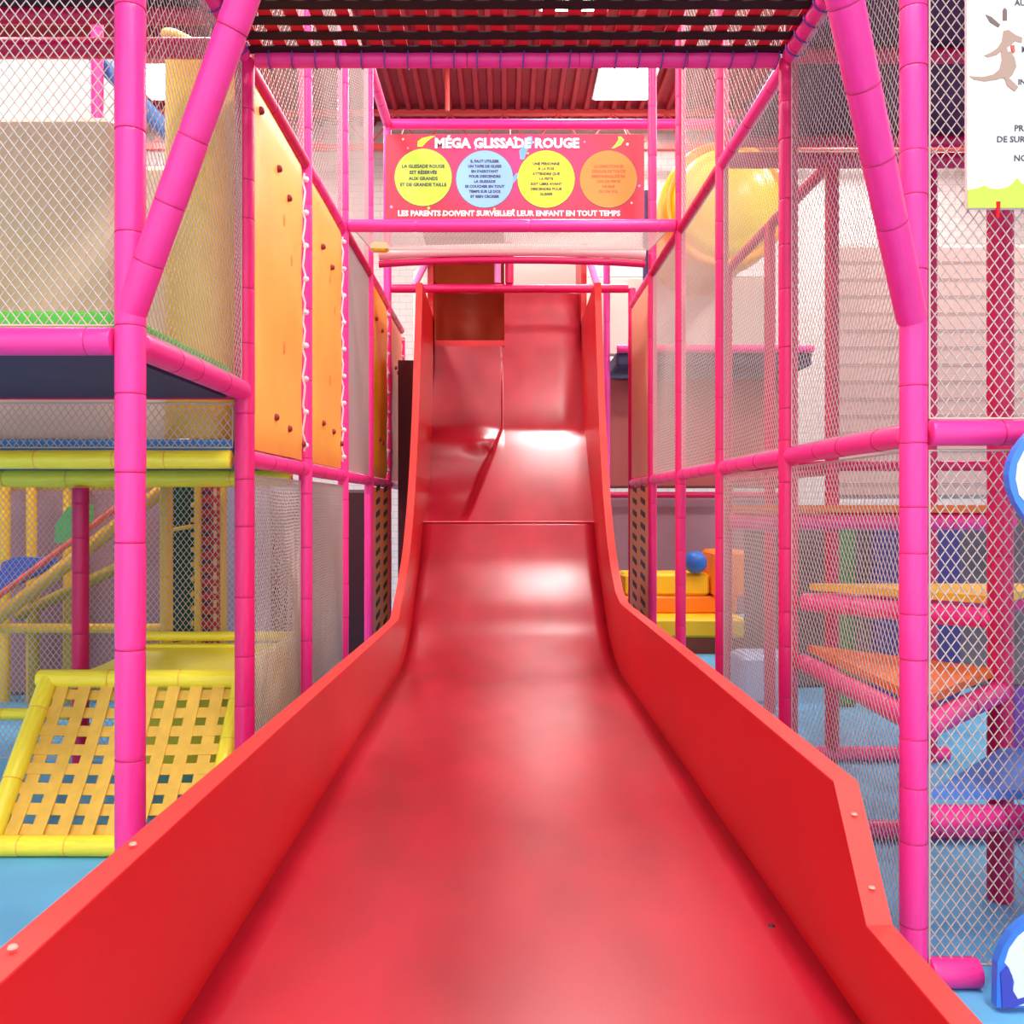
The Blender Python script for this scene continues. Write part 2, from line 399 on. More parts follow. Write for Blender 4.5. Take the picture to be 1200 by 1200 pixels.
# orange-lit outer edge of the board, its light put into an orange line
b = MB(); b.tube([(XBL-WT-.004, y, .846-.0222*y-.012) for y in (.5, 1.5, 3, 4.5, 5.6)], .007, 6); sl_build(b, 'orange_lit_edge', mat('orange_lit_edge', (255, 150, 50), .5))
SCREW = mat('screw', (235, 150, 140), .4)
for (x, y, z) in ((XBR+.03, 2.1, .768), (XBR+.03, 2.0, .638), (XBL-.03, 1.36, .822), (XBL-.03, 1.8, .812)):
    b = MB(); b.lathe([(0, .004), (.006, .004), (.008, 0)], 10, 'z', (x, y-.004, z+.003)); sl_build(b, 'screw', SCREW)
b = MB(); b.lathe([(0, .003), (.008, .003), (.01, 0)], 12, 'z', (.73, 2.43, .35)); sl_build(b, 'bolt', mat('dark_bolt', (60, 10, 14), .5))
# vinyl strips sewn over the landing, seen as pale lines
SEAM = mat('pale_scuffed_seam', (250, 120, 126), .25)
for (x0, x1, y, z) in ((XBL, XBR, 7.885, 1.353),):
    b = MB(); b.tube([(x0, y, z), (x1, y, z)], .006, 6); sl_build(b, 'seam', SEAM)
# back shell of the chute and entry above the lanes
b = MB(); b.box(XBL-WT, XBL, 9.0, 9.9, 0, 4.05); sl_build(b, 'upper_cheek', RED)
b = MB(); b.box(XBR, XBR+WT, 9.2, 9.9, 0, 4.2); sl_build(b, 'upper_cheek', RED)
RUST = mat('rust_orange_vinyl', (188, 78, 50), .55, .35, .1, 2.)
ent = empty('tunnel_hood', (-.36, 9.6-.5, 3.2)); ent.parent = slide; ent['label'] = 'rust orange tunnel entrance above the steep lane'
b = MB(); b.grid(lambda t, z: (.36*math.cos(t)*1.0, -.45+.62*math.sin(t), z), [math.pi*i/20 for i in range(21)], [0, .3, .62]); o = b.build('curved_wall', RUST, ent)
b = MB(); b.grid(lambda t, s: (.36*math.cos(t), -.45+.62*math.sin(t)*s, .62+.42*math.sqrt(max(0, 1-s*s))), [math.pi*i/20 for i in range(21)], [1-i/8 for i in range(9)]); b.build('domed_top', mat('rust_vinyl_lit', (222, 128, 70), .55), ent)  # light on the upper tunnel is put into the dome's paler colour
b = MB(); b.box(-.36, .36, -.43, .15, -.06, 0); b.build('sill', RED, ent)
b = MB(); b.box(-.42, .36, -1.25, .3, .90, .96); b.build('hood_roof', mat('brown_hood', (150, 74, 60), .6), ent)
b = MB(); b.box(-.42, -.37, -.4, .3, 0, .90); b.build('hood_cheek', RUST, ent)
b = MB(); b.box(-.42, .36, .3, .34, -.2, .96); b.build('hood_back', RUST, ent)

# ------------------------------------------------------------------ pink frame around the slide
TOP = 3.5; MID = 1.71; HI = 5.3; UP = 2.01
G_L = 'pink posts in the row beside the orange panels'; G_R = 'pink posts in the row beside the stair tower'
bar('padded_post', (XL, row(0), 0), (XL, row(0), 4.2), 'tall hot pink padded post carrying the corner of the raised deck', 'post', None, r=.046, seg=.3)
bar('padded_post', (XR, row(0), 0), (XR, row(0), 4.2), 'tall hot pink padded post at the corner of the stair tower', 'post', None, r=.041, seg=.2)
bar('padded_post', (XL, row(1), 0), (XL, row(1), TOP), 'pink padded post between the golden panel and the wide orange laced wall', 'post', None, m=DEEP, r=.044, seg=.24)
bar('padded_post', (XR, row(1), 0), (XR, row(1), TOP), 'pink padded post at the back corner of the stair tower', 'post', None, m=DEEP, r=.042, seg=.22)
for k in range(2, 7):
    bar('padded_post', (XL, row(k), 0), (XL, row(k), HI if k < 6 else 3.4), 'pink padded post '+('between the two orange laced walls', 'between the narrower orange laced wall and the beige net', 'between the beige net and the yellow laced wall', 'between the yellow and the deep orange laced walls', 'past the deep orange laced wall, next to the slide')[k-2], 'post', G_L, r=.040, seg=.34, ties=k < 4)
for k in range(2, 6):
    bar('padded_post', (XR, row(k), 0), (XR, row(k), HI if k < 5 else 3.66), ('second', 'third', 'fourth', 'fifth')[k-2]+' pink padded post along the slide, counted back from the stair tower corner'.replace('corner', 'post'), 'post', G_R, m=DEEP, r=.038, seg=.34, ties=k < 4)
# upright diagonals by the camera side
bar('padded_brace', P(153, 368, row(0)), P(318, -95, 2.5), 'thick pink diagonal brace leaning from the raised deck corner post', 'brace', None, r=.046, seg=.27)
bar('padded_brace', P(1069, 375, row(0)), P(970, -95, 2.15), 'thick pink diagonal brace leaning from the stair tower corner post', 'brace', None, r=.045, seg=.27)
# long beams
def ybeam(x, k0, k1, z, label, m=PINK, r=.04, group=None, seg=.3, ties=True):
    return bar('padded_beam', (x, row(k0)+.045, z), (x, row(k1)-.045, z), label, 'beam', group, m, r, seg, ties)
def xbeam(x0, x1, Y, z, label, m=PINK, r=.04, group=None, seg=.3, ties=True):
    return bar('padded_beam', (x0, Y, z), (x1, Y, z), label, 'beam', group, m, r, seg, ties)
ybeam(XL, 0, 1, TOP, 'pink top beam laced to the red webbing beside the raised deck')
ybeam(XR, 0, 1, TOP, 'pink top beam laced to the red webbing beside the stair tower')
for k in range(1, 6):
    ybeam(XL, k, k+1, TOP-.01 if k < 5 else TOP-.03, 'pink top beam above the '+('wide orange laced wall', 'narrower orange laced wall', 'beige net', 'yellow laced wall', 'deep orange laced wall')[k-1], CRIM if k % 2 else PINK, .038, 'top beams above the orange panels')
for k in range(1, 5):
    ybeam(XR, k, k+1, TOP-.01, 'pink top beam above the '+('first', 'second', 'third', 'fourth')[k-1]+' net bay past the stair tower', CRIM if k in (2, 3) else PINK, .036, 'top beams above the row of nets')
ybeam(XL, 0, 1, UP, 'pink beam along the side edge of the raised deck', PINK, .044)
for k in range(1, 6):
    ybeam(XL, k, k+1, MID, 'pink beam under the '+('wide orange laced wall', 'narrower orange laced wall', 'beige net', 'yellow laced wall', 'deep orange laced wall')[k-1], PINK, .04, 'beams under the orange panels')
for k in range(0, 5):
    ybeam(XR, k, k+1, MID+.01, ('pink waist beam on the slide side of the stair tower', 'pink waist beam of the first net bay past the stair tower', 'pink waist beam of the second net bay past the stair tower', 'pink waist beam of the third net bay past the stair tower', 'pink waist beam above the orange slotted board')[k], PINK, .038, 'waist beams along the row of nets')
xbeam(XL+.05, XR-.05, row(1), TOP, 'pink cross beam laced to the far edge of the red webbing', PINK, .036, seg=.6)
xbeam(XL+.04, XR-.04, row(3), TOP+.02, 'pink cross beam under the red round-spotted sign', PINK, .045, seg=.8, ties=False)
xbeam(XL+.04, XR-.04, row(5), 3.66, 'crimson cross beam over the top of the red slide', CRIM, .042, seg=.8, ties=False)
xbeam(XL+.04, 2.3, row(5), HI, 'pink cross beam above the red round-spotted sign', PINK, .05, seg=.8, ties=False)
ybeam(XL, 4, 5, HI, 'pink high beam at the left end of the red sign'.replace('left end', 'green-spot end'), PINK, .045)
bar('padded_post', (.05, row(5), 3.71), (.05, row(5), 4.12), 'short crimson stub post above the top of the red slide', 'post', None, CRIM, .042, ties=False)
# rolled pale padding under the cross beam
b = MB(); pts = [P(444+ i*31.2, 298 - 5*math.sin(math.pi*i/10)**.7, 7.6) for i in range(11)]
b.tube(pts, .052, 12); b.build('padding_roll', PALE, None, 'pale pink rolled padding hung across above the slide', 'padding roll')
b = MB(); b.tube([p+Vector((0, .0, -.086)) for p in pts], .03, 10); b.build('padding_rod', CRIM, None, 'crimson rod just below the pale rolled padding', 'rod')
b = MB(); b.rbox(-.075, .075, -.05, .05, -.035, .035, .015); o = b.build('foam_block', YEL, None, 'small yellow foam block at the end of the rolled padding', 'foam block'); o.location = P(445, 290, 7.45)
for (px0, py0, px1, py1, Y, lab) in ((502, 302, 486, 334, 8.95, 'short pale pink slanted strut beside the tunnel entrance'), (583, 302, 583, 332, 8.95, 'short pale pink upright strut beside the tunnel entrance'), (690, 303, 700, 335, 8.95, 'short pale slanted strut beside the white panel')):
    b = MB(); b.tube([P(px0, py0, Y), P(px1, py1, Y)], .035, 10); b.build('strut', mat('light_magenta', (255, 150, 220), .4), None, lab, 'strut')

# ------------------------------------------------------------------ woven red and black webbing overhead
web = empty('webbing_canopy', (0, row(0)+.61, TOP+.02), 'woven canopy of red and black webbing straps over the slide', 'canopy')
PX_, PY_ = .106, .118
nx = int((XR-XL-.1)/PX_)
def strap(pts, wd, axis, m, nm, parent):
    b = MB(); t = .0025; vs_ = []
    for p in pts:
        p = Vector(p); s_ = Vector((wd/2, 0, 0)) if axis == 'y' else Vector((0, wd/2, 0)); z_ = Vector((0, 0, t))
        vs_ += [p-s_-z_, p+s_-z_, p+s_+z_, p-s_+z_]
    fs = []
    for i in range(len(pts)-1):
        for k in range(4): fs.append((i*4+k, i*4+(k+1) % 4, i*4+4+(k+1) % 4, i*4+4+k))
    b.add(vs_, fs); return b.build(nm, m, parent)
x_start = XL+.075
for i in range(nx+1):
    x = x_start+i*PX_; pts = []
    for jj in range(42):
        y = -.59+jj*(1.17/41); pts.append((x-0, y, .004+.0012*math.cos(math.pi*((.585-y)/PY_-.25)+math.pi*i)))
    strap(pts, .055, 'y', REDW, 'red_strap', web)
for k in range(10):
    y = .585-.03-k*PY_; pts = []
    for jj in range(3*nx+1):
        x = x_start-.05+jj*((nx*PX_+.1)/(3*nx)); pts.append((x, y, -.0012*math.cos(math.pi*((x-x_start)/PX_)+math.pi*k)-.004))
    strap(pts, .062, 'x', BLACK, 'black_strap', web)
for i in range(nx+1):
    x = x_start+(i+.45)*PX_*.97
    b = MB(); n = 12
    b.tube([(x+.004*math.sin(a), .61+.045*math.cos(a)-.012, -.02+.045*math.sin(a)) for a in [2*math.pi*q/n for q in range(n+1)]], .0035, 5, False); b.build('cable_tie', VIOLET, web)
for sx in (XL, XR):
    for q in range(9):
        y = .5-q*.115; b = MB(); n = 12
        b.tube([(sx+.046*math.cos(a), y+.01*math.sin(a), -.02+.046*math.sin(a)) for a in [2*math.pi*q2/n for q2 in range(n+1)]], .0035, 5, False); b.build('cable_tie', VIOLET, web)

# ------------------------------------------------------------------ orange laced panels beside the slide
def climbing_panel(k, z0, z1, m, label, spots=(), slats=False):
    y0, y1 = row(k)+.075, row(k+1)-.095
    e = empty('laced_wall', (XL-.01, (y0+y1)/2, z0), label, 'padded wall')
    H = z1-z0; W = y1-y0
    b = MB()
    us = [-W/2+W*i/14 for i in range(15)]; vs2 = [H*i/24 for i in range(25)]
    def f(u, v):
        e_ = min(1, min(u+W/2, W/2-u, v, H-v)/.06)
        return (.006+.022*max(0, e_)**.5+.004*math.sin(9*v+3*u), u, v)
    b.grid(f, us, vs2); b.grid(lambda u, v: (-.02, u, v), [us[0], us[-1]], [0, H])
    for (ua, ub) in ((us[0], us[0]), (us[-1], us[-1])): b.add([(-.02, ua, 0), (.006, ua, 0), (.006, ua, H), (-.02, ua, H)], [(0, 1, 2, 3)])
    b.build('padded_face', m, e)
    for (fy, fz) in spots:
        b = MB(); b.lathe([(0, .028), (.012, .027), (.018, .02), (.02, 0)], 12, 'x', (.022, -W/2+fy*W, fz*H)); b.build('bolt_cap', DKRED, e)
    if spots and H > 1.6 and k < 3:
        for (fy, fz) in ((.55, .72), (.62, .56), (.3, .5), (.48, .45), (.55, .33), (.25, .22), (.7, .62)):
            b = MB(); b.lathe([(0, .006), (.016, .004), (.02, 0)], 10, 'x', (.024, 0, 0)); o = b.build('stitched_dimple', mat('dimple_orange', (240, 140, 60), .5), e); o.location = (0, -W/2+fy*W, fz*H); o.scale = (1, 1, 2.0)
    # white rope knots lacing the far edge to the post
    q = 0
    nkn = 9
    for i in range(nkn):
        z = H*(.05+.9*i/(nkn-1)); b = MB()
        b.lathe([(0, -.018), (.013, -.012), (.018, 0), (.013, .012), (0, .018)], 8, 'z', (.028, W/2+.028, z)); b.build('rope_knot', WHITE, e)
    b = MB(); b.tube([(.018+.008*math.sin(i*2.1), W/2+.022+.006*math.cos(i*1.3), H*(.03+.94*i/30)) for i in range(31)], .006, 6); b.build('lacing_rope', WHITE, e)
    return e
sp = [(.10, .93), (.42, .845), (.62, .80), (.36, .105), (.62, .085), (.93, .05)]
climbing_panel(1, MID+.05, TOP-.03, ORANGE, 'wide orange laced vinyl wall next to the golden panel', sp)
climbing_panel(2, MID+.05, TOP-.03, ORANGE, 'orange laced vinyl wall between the wide orange panel and the beige net', [(.3, .8), (.58, .77), (.3, .15), (.62, .135), (.9, .1)])
climbing_panel(4, MID+.05, TOP-.03, mat('amber_yellow_vinyl', (255, 186, 44), .42, .4, .08, 2.5), 'yellow laced vinyl wall past the beige net', [(.2, .82), (.55, .8), (.4, .2), (.6, .19)])
climbing_panel(5, MID+.05, TOP-.05, mat('deep_orange_vinyl', (250, 124, 60), .42, .4, .08, 2.5), 'deep orange laced vinyl wall nearest the foot of the tunnel', [(.4, .7), (.6, .69)])
# dark slats roller panels below / beside
def slot_panel(x, k, z0, z1, label, face):
    y0, y1 = row(k)+.06, row(k+1)-.06
    e = empty('slotted_panel', (x, (y0+y1)/2, z0), label, 'slotted panel')
    W = y1-y0; H = z1-z0
    b = MB(); b.box(-.03, .03, -W/2, W/2, 0, H); b.build('board', mat('bright_orange_board', (255, 146, 58), .45), e)
    n = 12
    for i in range(n):
        z = H*(i+.6)/n
        for u in (-.25, .2):
            b = MB(); b.prism([(u*W-.12, z), (u*W+.1, z+.03), (u*W+.1, z+.075), (u*W-.12, z+.045)], 'x', face*.031, face*.036); b.build('slot', mat('slot_black', (40, 14, 12), .6), e)
slot_panel(XL, 4, .3, MID-.05, 'orange panel with rows of black slots under the yellow laced panel', 1)
slot_panel(XR, 4, .3, MID-.05, 'orange panel with rows of black slots near the yellow foam steps', -1)

# ------------------------------------------------------------------ nets
net('safety_net', (-3.9, row(0), UP+.05), (1, 0, 0), (0, 0, 1), 3.9+XL-.04, 1.6, 'cream net closing the front of the raised deck', seed=3, sag=.03)
net('safety_net', (XL, row(0)+.05, UP+.05), (0, 1, 0), (0, 0, 1), 1.12, TOP-UP-.09, 'cream net closing the side of the raised deck over the slide', seed=4, sag=.05, r=.0014, pu=.036, pv=.046)
net('safety_net', (-3.9, row(1)+.02, MID+.05), (1, 0, 0), (0, 0, 1), 3.9+XL-.06, UP-MID-.1, 'low strip of cream net between yellow beam and raised deck', seed=5)
net('safety_net', (-4.6, row(2), .02), (1, 0, 0), (0, 0, 1), 4.6+XL-.06, 1.6, 'cream net behind the yellow strap ramp', seed=6, sag=.03)
net('safety_net', (XL-.02, row(1)+.05, .05), (0, 1, 0), (0, 0, 1), 1.12, MID-.12, 'sagging cream net hanging below the wide orange panel', seed=7, sag=.05, pu=.03, pv=.036)
net('safety_net', (XL, row(2)+.05, .05), (0, 1, 0), (0, 0, 1), 1.12, MID-.12, 'taut cream net hanging below the narrower orange panel', seed=8, sag=.02, pu=.028, pv=.034, r=.0026)
net('safety_net', (XL, row(3)+.05, MID+.05), (0, 1, 0), (0, 0, 1), 1.12, TOP-MID-.09, 'dense beige net between the orange and yellow laced panels', seed=9, pu=.026, pv=.03, r=.003)
for k in (1, 2, 3):
    net('safety_net', (XL, row(k)+.05, TOP+.04), (0, 1, 0), (0, 0, 1), 1.12, HI-TOP-.08, 'high cream net above the '+('wide orange laced wall', 'narrower orange laced wall', 'beige net')[k-1], 'upper nets above the orange panels', seed=20+k, pu=.05, pv=.06, r=.0017)
for k in (1, 2):
    net('safety_net', (XR, row(k)+.05, TOP+.04), (0, 1, 0), (0, 0, 1), 1.12, HI-TOP-.08, 'high cream net above the top beam of the '+('first', 'second')[k-1]+' bay past the stair tower', 'upper nets above the net row', seed=30+k, pu=.05, pv=.06, r=.0017)
net('safety_net', (XR, row(0)+.05, MID+.05), (0, 1, 0), (0, 0, 1), 1.12, TOP-MID-.09, 'upper cream net on the slide side of the stair tower', seed=40, sag=.03, r=.0016)
net('safety_net', (XR, row(0)+.05, .06), (0, 1, 0), (0, 0, 1), 1.12, MID-.1, 'lower cream net on the slide side of the stair tower', seed=41, sag=.03, r=.0016)
net('safety_net', (XR, row(1)+.05, MID+.05), (0, 1, 0), (0, 0, 1), 1.12, TOP-MID-.09, 'upper cream net just past the stair tower', seed=42, r=.0014)
net('safety_net', (XR, row(1)+.05, .06), (0, 1, 0), (0, 0, 1), 1.12, MID-.1, 'lower cream net just past the stair tower', seed=43, r=.0017)
for k in (2, 3):
    net('safety_net', (XR, row(k)+.05, MID+.05), (0, 1, 0), (0, 0, 1), 1.12, TOP-MID-.09, 'upper cream net in the '+('second', 'third')[k-2]+' bay past the stair tower', 'nets before the yellow foam steps', seed=44+k, r=.0013)
boxo('narrow_panel', XR-.012, XR+.012, row(4)+.06, row(5)-.06, MID+.06, TOP-.06, mat('peach_vinyl', (250, 186, 150), .55), None, 'peach vinyl panel at the end of the net row', 'padded panel')
net('safety_net', (XR+.05, row(0), MID+.06), (1, 0, 0), (0, 0, 1), 1.6, 2.3, 'upper cream net on the front of the stair tower', seed=50, sag=.0, pu=.0335, pv=.046)
net('safety_net', (XR+.05, row(0), .07), (1, 0, 0), (0, 0, 1), 1.6, MID-.11, 'lower cream net on the front of the stair tower', seed=51, sag=.0, pu=.0335, pv=.046)
net('safety_net', (XL+.05, row(3)+.05, TOP+.03), (1, 0, 0), (0, 1, .12), XR-XL-.1, 1.02, 'flat cream net roof between the cross beam and rolled padding', seed=52)

# ------------------------------------------------------------------ raised deck beside the slide
xbeam(-3.9, XL-.05, row(0), UP, 'pink front beam of the raised deck', PINK, .043, seg=.34)
xbeam(-3.9, XL-.05, row(1), UP, 'crimson rear beam of the raised deck', CRIM, .036, seg=.6)
xbeam(-3.9, XL-.05, row(1), 3.55, 'crimson high beam behind the raised deck', CRIM, .045, seg=.5)
e = empty('raised_deck', (-2.4, row(0)+.6, UP), 'raised deck with navy underside and green mat edge', 'deck')
b = MB(); b.box(-1.5, 1.17, -.56, .56, -.035, .005); b.build('navy_board', NAVY, e)
b = MB(); b.rbox(-1.5, 1.19, -.56, .57, .006, .105, .012); b.build('green_mat', GREENM, e)
def deck(x0, x1, y0, y1, z, label):
    e = empty('upper_deck', ((x0+x1)/2, (y0+y1)/2, z), label, 'deck'); W, D = x1-x0, y1-y0
    n = max(1, round(W/.6))
    for i in range(n):
        b = MB(); b.box(-W/2+i*W/n+.004, -W/2+(i+1)*W/n-.004, -D/2, D/2, 0, .04); b.build('deck_board', PLUM, e)
    m2 = max(2, round(D/1.2)+1)
    for i in range(m2):
        b = MB(); y = -D/2+.05+(D-.1)*i/(m2-1); b.tube([(-W/2, y, -.04), (W/2, y, -.04)], .035, 12); b.build('deck_rail', CRIM, e)
deck(-3.9, XL-.05, row(0)-.8, row(1)-.05, 3.68, 'dark plum upper deck above the raised deck')
deck(XR+.06, 4.2, row(0)-.6, row(2)+.02, 3.66, 'dark plum upper deck above the stair tower')
# things standing on the raised deck
def pad(x0, x1, y0, y1, z0, z1, m, label, cat='padded wall', tilt=0, r=.03):
    e = empty('padded_wall', ((x0+x1)/2, (y0+y1)/2, z0), label, cat); W, D, H = x1-x0, y1-y0, z1-z0
    b = MB(); b.rbox(-W/2, W/2, -D/2, D/2, 0, H, min(r, D*.4)); b.build('vinyl_pad', m, e)
    return e
pad(-4.6, -2.33, 5.6, 5.68, 2.3, 4.4, CREAM, 'cream padded wall high behind the wide beige padded wall')
pad(-3.9, -1.82, 4.15, 4.27, 1.78, 3.32, BEIGE, 'wide beige padded wall behind the raised deck')
pad(-1.80, -1.60, 4.30, 4.40, 1.78, 3.15, mat('light_beige', (240, 214, 190), .6), 'narrow light beige padded wall next to the wide beige one')
e = empty('curved_panel', (-1.445, 4.12, 1.81), 'golden yellow curved tube panel between the corner post and the orange panel', 'curved panel')
b = MB(); b.grid(lambda t, z: (-.0+.21*math.sin(t)+.02, .20-.20*math.cos(t), z*(1-.07*math.sin(t))), [-1.35+2.7*i/18 for i in range(19)], [0, .28, .6, 1.0, 1.4, 1.82])
b.build('tube_shell', GOLD, e)
b = MB(); b.tube([(.21*math.sin(-1.35+2.7*i/18)+.02, .20-.20*math.cos(-1.35+2.7*i/18)-.006, .28) for i in range(19)], .015, 8); b.build('lower_rib', GOLD, e)
b = MB(); b.tube([(.21*math.sin(-1.35+2.7*i/18)+.02, .20-.20*math.cos(-1.35+2.7*i/18)-.006, 1.82*(1-.07*math.sin(-1.35+2.7*i/18))) for i in range(19)], .02, 8); b.build('rim', GOLD, e)
b = MB(); b.tube([P(112, 66, 5.3), P(230, 190, 5.3)], .05, 12); b.build('sloping_rail', mat('blue_rail', (52, 110, 180), .5), None, 'blue sloping rail behind the raised deck', 'rail')
bar('padded_post', (-2.385, row(2), UP), (-2.385, row(2), HI), 'light pink post rising behind the beige padded walls', 'post', None, PINK, .035, ties=False)
# middle level behind
xbeam(-3.9, XL-.06, row(1), MID-.005, 'bright yellow padded beam under the net strip', YEL, .042, seg=.30)
xbeam(-3.9, XL-.06, row(2)-.1, 1.655, 'shaded yellow padded beam behind the bright yellow beam', YEL, .05, seg=.5)
boxo('deck_mat', -3.9, XL-.08, row(1)+.05, row(2)+.6, 1.72, 1.80, BLUEM, None, 'blue deck mat on the yellow beams', 'mat', r=.012)
pad(-3.9, -1.78, 4.60, 4.70, 1.80, 2.2, mat('tan_vinyl', (216, 176, 140), .6), 'tan padded kerb behind the low net strip')
pad(-1.76, -1.22, 4.95, 5.0, 1.80, 2.3, mat('dark_gold_vinyl', (186, 132, 22), .5), 'dark gold padded board behind the low net strip')
b = MB(); b.prism([(0, .30), (0, .04), (.28, .30)], 'y', 0, .05); o = b.build('triangle_pad', mat('golden_vinyl', (246, 196, 40), .45), None, 'golden triangular pad behind the low net strip', 'pad'); o.location = (-1.66, 4.86, 1.80)

# ------------------------------------------------------------------ yellow strap ramp
A0, A1 = Vector((-2.20, 3.80, .045)), Vector((-2.20, 4.30, .66))
B0, B1 = Vector((-1.02, 3.80, .045)), Vector((-1.20, 4.30, .66))
B0.x = -1.27; B1.x = -1.27
ramp = empty('strap_ramp', (-1.7, 4.0, 0), 'yellow climbing ramp of woven yellow straps on a padded frame', 'climbing ramp')
def rbar(p0, p1, r): return bar('frame_bar', Vector(p0)-ramp.location, Vector(p1)-ramp.location, None, None, None, YEL, r, .3, True, parent=ramp)
rbar(A0-Vector((.05, 0, 0)), B0+Vector((.05, 0, 0)), .043); rbar(A1-Vector((.05, 0, 0)), B1+Vector((.05, 0, 0)), .045); rbar(A0+Vector((0,.02,.03)), A1, .045); rbar(B0+Vector((0,.02,.03)), B1, .04)
STRAP = mat('yellow_webbing', (232, 186, 78), .65, .3, .1, 20.)
dn = (A1-A0).normalized(); nn = Vector((1, 0, 0)).cross(dn).normalized(); Lr = (A1-A0).length
def flat(p, q, wdir, wd, off, nm):
    b = MB(); t = nn*.003; p = p+nn*off; q = q+nn*off; s_ = wdir*(wd/2)
    n = 14; vs_ = []
    for i in range(n+1):
        c = p+(q-p)*i/n - nn*.02*math.sin(math.pi*i/n); vs_ += [c-s_-t, c+s_-t, c+s_+t, c-s_+t]
    fs = [(i*4+k, i*4+(k+1) % 4, i*4+4+(k+1) % 4, i*4+4+k) for i in range(n) for k in range(4)]
    b.add([v-ramp.location for v in vs_], fs); b.build(nm, STRAP, ramp)
for i in range(8):
    x = -2.12+i*.107; flat(Vector((x, A0.y, A0.z))+dn*.04, Vector((x, A0.y, A0.z))+dn*(Lr-.02), Vector((1, 0, 0)), .058, .006, 'long_strap')
for i in range(8):
    c = A0+dn*(.07+i*.092); flat(Vector((-2.17, c.y, c.z)), Vector((-1.28, c.y, c.z)), dn, .052, -.004, 'cross_strap')
xbeam(-2.8, -2.25, 4.6, .42, 'low yellow bar beside the strap ramp', YEL, .03)
# yellow vinyl slide block behind the ramp
e = empty('vinyl_chute', (-1.6, 4.8, 0), 'smooth yellow vinyl chute behind the strap ramp', 'chute')
b = MB()
b.grid(lambda x, t: (x, -.42+.75*t, .62+.10*t*t+.03*math.cos(3*t)), [-.55+.89*i/10 for i in range(11)], [i/10 for i in range(11)]); b.build('chute_bed', YEL, e)
b = MB(); b.tube([(-.55, .36, .74), (.39, .36, .74)], .028, 10); b.build('top_roll', YEL, e)
b = MB(); b.box(.34, .39, -.36, .36, 0, .74); b.build('side_panel', mat('light_yellow_vinyl', (250, 226, 110), .5), e)
b = MB(); b.box(-.55, .34, .30, .36, 0, .70); b.build('rear_panel', YEL, e)

# ------------------------------------------------------------------ things under the middle level
bar('padded_post', (-2.43, row(2)-.11, 0), (-2.43, row(2)-.11, 1.60), 'crimson post standing behind the strap ramp', 'post', None, CRIM, .046, .32)
xbeam(-3.9, -2.47, row(2)-.06, 1.66, 'crimson rail joining the crimson post', CRIM, .03, ties=False)
YG = mat('golden_vinyl', (246, 196, 40), .45)
def ypost(px, py0, py1, Y, r, label, m=YG): return bar('padded_post', P(px, py1, Y), P(px, py0, Y), label, 'post', None, m, r, .4, False)
G_y = 'yellow posts behind the net under the middle level'
for (px, Y) in ((6, 6.8), (37, 6.8), (80, 6.85)):
    o = bar('padded_post', ((px-CX)*Y/F, Y, 0), ((px-CX)*Y/F, Y, 1.95), ('slim yellow post just behind the low end of the coral handrail', 'slim yellow post rising behind the blue foam shape', 'slim yellow post rising beside the green foam shape')[(6, 37, 80).index(px)], 'post', G_y, YG, .038, .5, False)
o = bar('padded_post', ((195-CX)*5.75/F, 5.75, 0), ((195-CX)*5.75/F, 5.75, 1.66), 'stout yellow post beside the green laced board', 'post', None, YG, .04, .4, False)
o = bar('padded_post', ((232-CX)*6.0/F, 6.0, 0), ((232-CX)*6.0/F, 6.0, 1.66), 'yellow post between the green laced board and red slotted column', 'post', None, YG, .024, .4, False)
o = bar('padded_post', ((262-CX)*6.0/F, 6.0, 0), ((262-CX)*6.0/F, 6.0, 1.66), 'yellow post past the red slotted column', 'post', None, YG, .022, .4, False)
xbeam(-5.6, -2.3, 6.85, 1.665, 'yellow rail far behind the net under the middle level', YG, .05, ties=False)
xbeam(-5.6, -2.45, 6.5, .12+.48, 'low yellow rail behind the net under the middle level', YG, .035, ties=False)
GRN = mat('dark_green_board', (20, 72, 44), .6, .3, .3, 5.)
e = empty('laced_board', P(215, 660, 6.05)*1, 'dark green laced climbing board between yellow posts', 'climbing board')
e.location.z = 0
b = MB(); b.box(-.085, .085, -.02, .02, .1, 1.68); b.build('board', GRN, e)
for i in range(14):
    b = MB(); b.lathe([(0, -.02), (.014, -.012), (.018, 0), (.014, .012), (0, .02)], 8, 'z', (.075, -.03, .2+i*.1)); b.build('lace_knot', YG, e)
for z in (1.33, .55): 
    b = MB(); b.tube([(-.085, -.03, z), (.085, -.03, z+.03)], .014, 8); b.build('lace', YG, e)
e = empty('slotted_column', ((247-CX)*6.05/F, 6.05, 0), 'red column with dark slots between yellow posts', 'column')
b = MB(); b.box(-.06, .06, -.03, .03, .1, 1.68); b.build('column_body', mat('brick_red', (196, 36, 28), .5), e)
for i in range(16):
    b = MB(); z = .16+i*.094; b.prism([(-.045, z), (.01, z), (.01, z+.035), (-.045, z+.035)], 'y', -.036, -.030); b.build('slot', mat('slot_plum', (84, 26, 56), .6), e)
    b = MB(); b.prism([(.03, z-.01), (.05, z-.01), (.05, z+.04), (.03, z+.04)], 'y', -.036, -.030); b.build('pale_lace', mat('pale_gold', (226, 190, 120), .6), e)
pad(-2.36, -1.9, 7.2, 7.26, 0, 1.7, mat('grey_lilac', (150, 146, 176), .6), 'grey lilac padded wall past the red slotted column')
